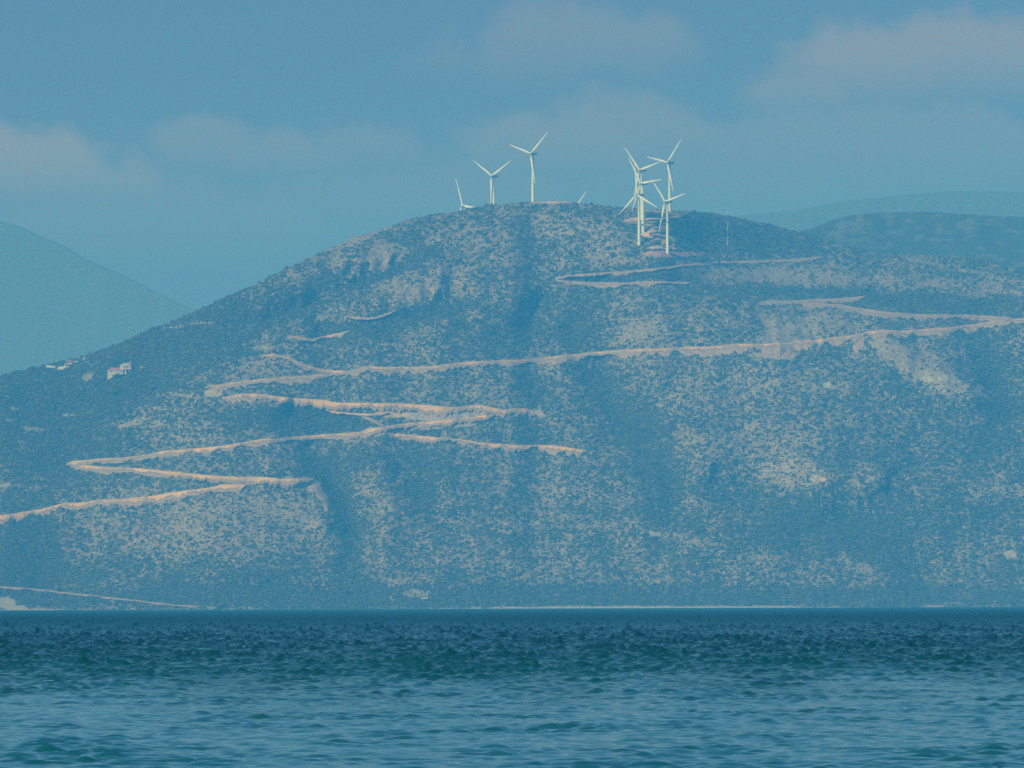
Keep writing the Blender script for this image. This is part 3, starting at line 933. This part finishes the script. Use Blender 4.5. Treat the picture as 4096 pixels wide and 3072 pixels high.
def turbine(base, hub_h, rotor_r, yaw_deg, first_deg, label):
    t = bpy.data.objects.new('wind_turbine', None)
    col.objects.link(t)
    t.location = base
    tag(t, label, 'wind turbine', 'wind turbines along the hill ridge')
    top = hub_h - 1.5
    pv, pf = lathe([(1.8, -4.0), (1.8, 0.0), (1.75, 0.4), (1.45, top * 0.5), (1.12, top - 0.3), (1.2, top - 0.2), (1.2, top)])
    py_mesh('tower', pv, pf, white_paint, t)
    psi = math.radians(yaw_deg)
    # local frame: rotor axis points along -y, turned so that the rotor faces left of the camera
    rotz = -psi
    nv, nf = nacelle_shape()
    nac = py_mesh('nacelle', nv, nf, nac_shade, t)
    nac.location = (0, 0, hub_h)
    nac.rotation_euler = (0, 0, rotz)
    hv, hf = lathe([(0.02, 2.3), (0.7, 2.1), (1.25, 1.4), (1.5, 0.4), (1.45, -0.6)], 20)
    hub = py_mesh('rotor_hub', hv, hf, hub_paint, t)
    ax = Vector((-math.sin(psi), -math.cos(psi), 0))
    hub_c = Vector((0, 0, hub_h)) + ax * 3.4
    hub.location = hub_c
    hub.rotation_euler = ax.to_track_quat('Z', 'Y').to_euler()
    bv, bf = blade_shape(rotor_r)
    ex = Vector((math.cos(psi), -math.sin(psi), 0))
    for k_ in range(3):
        th = math.radians(first_deg + 120 * k_)
        out = ex * math.sin(th) + Vector((0, 0, 1)) * math.cos(th)
        chord = out.cross(-ax)                     # in the rotor plane
        b = py_mesh('blade', bv, bf, white_paint, t)
        mt = Matrix.Identity(4)
        for i in range(3):
            mt[i][0], mt[i][1], mt[i][2], mt[i][3] = chord[i], -ax[i], out[i], hub_c[i]
        b.matrix_local = mt
    return t


# towers standing on the near slope: base position, hub row, yaw, first blade direction
for (bu, bv_, hv_, yaw, th0, lab) in [
        (2670.6, 1013, 806, 51, 78.0, 'wind turbine whose tower base is the lowest, on the red earth strip'),
        (2557, 982, 780, 47, -5.2, 'front left wind turbine of the cluster, one blade straight up'),
        (2572.6, 928.5, 733, 50, 85.8, 'wind turbine with its hub halfway up the left cluster, partly behind the front left tower'),
        (2567.5, 878, 680, 48, -42.6, 'wind turbine with the highest hub of the overlapping left cluster'),
        (2679, 846, 650, 49, 43.3, 'tall rear right wind turbine with one blade hanging down in front of its tower')]:
    y_ = float(sample(Y, bu, bv_))
    p = at(bu, bv_, y_)
    hh = (bv_ - hv_) * y_ / F
    turbine(Vector(p), hh, ROTOR_R, yaw, th0, lab)
# towers behind the crest: hub position; the foot stands where the far side meets the tower
for (hu, tu, hv_, yaw, th0, lab) in [
        (2125, 2131, 615, 44, 49.2, 'lone tall wind turbine standing on the very summit of the hill'),
        (1967, 1975, 704, 45, 62.7, 'wind turbine with a Y shaped rotor just left of the summit'),
        (1854, 1860, 823, 53, -22.2, 'leftmost wind turbine, sunk behind the crest with hub just above it'),
        (2286, 2294, 856, 46, 44.7, 'wind turbine hidden behind the crest with a single blade tip showing')]:
    c_ = at(tu, float(np.interp(tu, us, sky_v)), float(sample(Y, tu, 0)))
    best = None
    for dl in np.linspace(0, 700, 1401):
        y_ = c_[1] + dl
        zg = c_[2] - 0.34 * dl * dl / (dl + 70.0)
        zh = at(tu, hv_, y_)[2]
        e = abs((zh - HUB_H) - zg)
        if best is None or e < best[0]:
            best = (e, y_, zg, zh)
    p = at(tu, hv_, best[1])
    turbine(Vector((p[0], p[1], best[2])), best[3] - best[2], ROTOR_R, yaw, th0, lab)

# ------------------------------------------------------------------ measuring mast
mast_white = noisy_mat('mast_white_paint', (0.80, 0.79, 0.74), 0.05, 1.0, 0.6, 0.2)
mast_red = noisy_mat('mast_red_paint', (0.42, 0.10, 0.08), 0.08, 1.0, 0.6, 0.2)


def rods(segs, r_):
    v, f = [], []
    for (p0, p1) in segs:
        p0, p1 = Vector(p0), Vector(p1)
        d = (p1 - p0).normalized()
        a = d.orthogonal().normalized()
        b = d.cross(a)
        i0 = len(v)
        for q in (p0, p1):
            for k_ in range(5):
                t_ = 2 * math.pi * k_ / 5
                v.append(q + a * (r_ * math.cos(t_)) + b * (r_ * math.sin(t_)))
        for k_ in range(5):
            f.append((i0 + k_, i0 + (k_ + 1) % 5, i0 + 5 + (k_ + 1) % 5, i0 + 5 + k_))
    return v, f


mu, mb, mtop = 2911, 1006, 845
my = float(sample(Y, mu, mb))
mast = bpy.data.objects.new('measuring_mast', None)
col.objects.link(mast)
mast.location = at(mu, mb, my)
tag(mast, 'thin red and white lattice mast on the dark ridge right of the turbines', 'mast')
mh = (mb - mtop) * my / F
edges_px = [1006, 982, 950, 920, 888, 860, 845]
for i in range(6):
    z0, z1 = (mb - edges_px[i]) * my / F, (mb - edges_px[i + 1]) * my / F
    hw = 0.32
    segs = []
    cs = [(hw, -hw * 0.58), (-hw, -hw * 0.58), (0, hw * 1.15)]
    for (cx, cy) in cs:
        segs.append(((cx, cy, z0 - (2.0 if i == 0 else 0)), (cx, cy, z1)))
    nb = max(2, int((z1 - z0) / 1.1))
    for q in range(nb):
        za, zb = z0 + (z1 - z0) * q / nb, z0 + (z1 - z0) * (q + 1) / nb
        for e in range(3):
            a, b = cs[e], cs[(e + 1) % 3]
            segs.append(((a[0], a[1], za), (b[0], b[1], zb)))
    rv, rf = rods(segs, 0.07)
    py_mesh('lattice_section', rv, rf, mast_red if i % 2 == 0 else mast_white, mast)
gv, gf = rods([((0, 0, mh * fr), (math.cos(a) * 14, math.sin(a) * 14, -3 + 0 * fr)) for fr in (0.45, 0.92) for a in (0.4, 2.5, 4.6)], 0.012)
py_mesh('guy_wires', gv, gf, noisy_mat('steel_wire', (0.3, 0.3, 0.3), 0.05), mast)

# ------------------------------------------------------------------ houses on the left flank
plaster = noisy_mat('cream_plaster', (0.66, 0.57, 0.40), 0.08, 0.6, 0.9, 0.1)
whitewash = noisy_mat('whitewash', (0.76, 0.72, 0.60), 0.06, 0.6, 0.9, 0.1)
tan_wall = noisy_mat('tan_plaster', (0.50, 0.42, 0.30), 0.08, 0.6, 0.9, 0.1)
tiles = noisy_mat('faded_red_roof_tiles', (0.42, 0.19, 0.13), 0.2, 1.5, 0.9, 0.1)
tiles_grey = noisy_mat('weathered_grey_roof_tiles', (0.30, 0.27, 0.25), 0.2, 1.5, 0.9, 0.1)
dark_glass = noisy_mat('dark_window_glass', (0.03, 0.04, 0.05), 0.05, 1, 0.15, 0.5)


def thing(name, label, cat, loc, rz=0.0, group=None):
    o = bpy.data.objects.new(name, None)
    col.objects.link(o)
    o.location = loc
    o.rotation_euler = (0, 0, rz)
    tag(o, label, cat, group)
    return o


def boxes(name, blist, material, parent, bevel=0.0):
    """each box: (x0, x1, y0, y1, z0, z1)"""
    bm = bmesh.new()
    for (x0, x1, y0, y1, z0, z1) in blist:
        vs = [bm.verts.new(q) for q in [(x0, y0, z0), (x1, y0, z0), (x1, y1, z0), (x0, y1, z0), (x0, y0, z1), (x1, y0, z1), (x1, y1, z1), (x0, y1, z1)]]
        for q in [(0, 3, 2, 1), (4, 5, 6, 7), (0, 1, 5, 4), (1, 2, 6, 5), (2, 3, 7, 6), (3, 0, 4, 7)]:
            bm.faces.new([vs[k_] for k_ in q])
    if bevel:
        bmesh.ops.bevel(bm, geom=bm.edges[:], offset=bevel, segments=1, affect='EDGES')
    me = bpy.data.meshes.new(name)
    bm.to_mesh(me)
    bm.free()
    me.materials.append(material)
    o = bpy.data.objects.new(name, me)
    col.objects.link(o)
    if parent is not None:
        o.parent = parent
    return o


def hip_roof(name, x0, x1, y0, y1, z0, rise, material, parent, over=0.4, thick=0.18):
    x0, x1, y0, y1 = x0 - over, x1 + over, y0 - over, y1 + over
    w = min(x1 - x0, y1 - y0) / 2 * 0.98
    if x1 - x0 >= y1 - y0:
        r0, r1 = (x0 + w, (y0 + y1) / 2, z0 + rise), (x1 - w, (y0 + y1) / 2, z0 + rise)
    else:
        r0, r1 = ((x0 + x1) / 2, y0 + w, z0 + rise), ((x0 + x1) / 2, y1 - w, z0 + rise)
    v = [(x0, y0, z0), (x1, y0, z0), (x1, y1, z0), (x0, y1, z0), (x0, y0, z0 + thick), (x1, y0, z0 + thick), (x1, y1, z0 + thick), (x0, y1, z0 + thick), r0, r1]
    f = [(3, 2, 1, 0), (0, 1, 5, 4), (1, 2, 6, 5), (2, 3, 7, 6), (3, 0, 4, 7)]
    if x1 - x0 >= y1 - y0:
        f += [(4, 5, 9, 8), (5, 6, 9), (6, 7, 8, 9), (7, 4, 8)]
    else:
        f += [(4, 5, 8), (5, 6, 9, 8), (6, 7, 9), (7, 4, 8, 9)]
    return py_mesh(name, v, f, material, parent, smooth=False)


def on_hill(u, v, up=0.0):
    y_ = float(sample(Y, u, v)) - 3.0
    p = at(u, v, y_)
    p[2] += up
    return p, y_ / F


# mansion -------------------------------------------------------------------
p, q = on_hill(478, 1494)
X = lambda px: (px - 478) * q
man = thing('mansion', 'large cream mansion with hipped roof and columned porch on the left slope', 'house', p)
boxes('wall', [(X(430), X(490), 0, 8, -6, 3.4), (X(478), X(524), 4.5, 17, -6, 9.2)], plaster, man)
hip_roof('roof', X(429), X(486), 0.0, 8.0, 3.4, 3.0, tiles, man)
hip_roof('roof', X(478), X(524), 4.5, 17.0, 9.2, 3.0, tiles_grey, man)
boxes('upper_gallery', [(X(491), X(510), 3.7, 4.5, 8.0, 10.2), (X(511), X(521), 3.8, 4.5, 8.6, 10.6)], plaster, man)
for wx in (437, 446, 462, 474, 483):
    w_ = boxes('window', [(X(wx), X(wx) + 0.9, -0.06, 0.05, 1.2, 2.6)], dark_glass, man)
for wx in (496, 506, 516):
    w_ = boxes('window', [(X(wx), X(wx) + 1.0, 4.44, 4.56, 5.6, 7.2)], dark_glass, man)
for cx in (492, 502, 518):
    cvv, cff = lathe([(0.75, -6), (0.75, 1.8), (0.62, 2.0), (0.60, 3.9), (0.85, 4.1), (0.85, 4.4)], 14)
    c_ = py_mesh('column', cvv, cff, whitewash, man)
    c_.location = (X(cx), 1.6, 0)
boxes('porch_floor', [(X(490.2), X(524), 0.4, 4.48, -6, 0.1)], whitewash, man)
boxes('porch_roof', [(X(490.2), X(524), 0.4, 4.48, 4.4, 4.7)], tiles, man)
boxes('chimney', [(X(517), X(519.5), 10, 10.8, 10.5, 13.2)], plaster, man)
# hilltop villa --------------------------------------------------------------
p, q = on_hill(277, 1457)
X2 = lambda px: (px - 277) * q
vil = thing('villa', 'tan hilltop villa with low tiled roof at the left skyline above two white walls', 'house', p)
boxes('wall', [(X2(265), X2(291), 0, 8, -5, 3.2)], tan_wall, vil)
hip_roof('roof', X2(263), X2(292), 0, 8, 3.2, 2.1, tiles, vil, 0.5)
for wx in (268, 276, 284):
    boxes('window', [(X2(wx), X2(wx) + 0.9, -0.05, 0.06, 1.1, 2.4)], dark_glass, vil)
boxes('terrace_edge', [(X2(259), X2(289), -2.4, -2.1, -5, 0.35)], whitewash, vil)
boxes('garden_wall', [(X2(292.2), X2(317), 1.0, 1.3, -5, 3.4)], whitewash, vil)


def white_wall(pts, h_px, label, name='retaining_wall', mat_=None):
    """free standing whitewashed wall; pts = (u, v) of its foot"""
    P_ = []
    y_ = min(float(sample(Y, a, b)) for a, b in pts) - 1.5
    for (a, b) in pts:
        P_.append(at(a, b, y_))
    qq = y_ / F
    v, f = [], []
    for pt, hp in zip(P_, h_px):
        for (dy_, z_) in ((0, -4.0), (0, hp * qq), (0.45, hp * qq), (0.45, -4.0)):
            v.append((pt[0] - P_[0][0], dy_, pt[2] - P_[0][2] + z_))
    for i in range(len(P_) - 1):
        for k_ in range(4):
            a, b = i * 4 + k_, i * 4 + (k_ + 1) % 4
            f.append((a, a + 4, b + 4, b))
    f.append((0, 1, 2, 3))
    f.append(tuple(range(len(P_) * 4 - 1, len(P_) * 4 - 5, -1)))
    o = py_mesh(name, v, f, mat_ or whitewash, None, smooth=False)
    o.location = P_[0]
    tag(o, label, 'wall')
    return o


white_wall([(186, 1462.5), (200, 1467), (216, 1470.5), (223, 1468)], [3, 5, 6, 3.5], 'white retaining wall sloping down right, left one below the hilltop villa')
white_wall([(231, 1470.5), (246, 1472), (262, 1472.5), (276, 1471)], [3, 6.5, 8, 7], 'white stepped retaining wall directly below the hilltop villa')
white_wall([(1683, 2394), (1702, 2393), (1740, 2391)], [3.5, 4, 3], 'long low pale wall on the earth patch by the shore', mat_=tan_wall)


def small_house(u, v, w_px, h_px, label, wall_m, roof_m, rise=1.0, name='cottage'):
    pp, qq = on_hill(u, v)
    t = thing(name, label, 'house', pp)
    w_ = w_px * qq
    h_ = h_px * qq
    boxes('wall', [(-w_ / 2, w_ / 2, 0, 3.0, -4, h_)], wall_m, t)
    hip_roof('roof', -w_ / 2, w_ / 2, 0, 3.0, h_, rise, roof_m, t, 0.2, 0.12)
    boxes('door', [(-0.35, 0.35, -0.05, 0.05, 0.0, min(1.9, h_ - 0.2))], dark_glass, t)
    return t


small_house(337, 1436, 9, 6, 'tiny white cottage with red roof on the left skyline right of the hilltop villa', whitewash, tiles)
small_house(566, 1473, 10, 6, 'small pale outbuilding right of the mansion', whitewash, tiles_grey)
small_house(1564, 2395, 11, 6, 'small pale hut at the left end of the shore earth patch', tan_wall, tiles_grey)
# small shrine on the lower left slope ------------------------------------------
pp, qq = on_hill(364, 1653)
shr = thing('wayside_shrine', 'tiny white wayside shrine alone in dark scrub below the houses', 'shrine', pp)
boxes('pedestal', [(-0.35, 0.35, 0, 0.7, -3, 1.3)], whitewash, shr)
boxes('shrine_box', [(-0.5, 0.5, -0.1, 0.8, 1.303, 2.1)], whitewash, shr)
hip_roof('roof', -0.5, 0.5, -0.1, 0.8, 2.103, 0.4, tiles, shr, 0.1, 0.06)

# ------------------------------------------------------------------ haze
bm = bmesh.new()
bmesh.ops.create_cube(bm, size=1.0)
for v_ in bm.verts:
    v_.co = Vector(((2500 if v_.co.x > 0 else -2500), (15000 if v_.co.y > 0 else -250), (760 if v_.co.z > 0 else -40)))
hm = bpy.data.meshes.new('haze')
bm.to_mesh(hm)
bm.free()
haze = bpy.data.objects.new('haze', hm)
col.objects.link(haze)
hz = bpy.data.materials.new('blue_air')
hz.use_nodes = True
ht = hz.node_tree
ht.nodes.clear()
pvn = ht.nodes.new('ShaderNodeVolumePrincipled')
pvn.inputs['Color'].default_value = (*HAZE_COLOR, 1)
pvn.inputs['Absorption Color'].default_value = (*HAZE_ABSORB, 1)
pvn.inputs['Density'].default_value = HAZE_DENSITY
pvn.inputs['Anisotropy'].default_value = -0.25
ho = ht.nodes.new('ShaderNodeOutputMaterial')
ht.links.new(pvn.outputs[0], ho.inputs['Volume'])
hm.materials.append(hz)
tag(haze, 'even blue haze filling the air between camera and mountains', 'haze', kind='stuff')
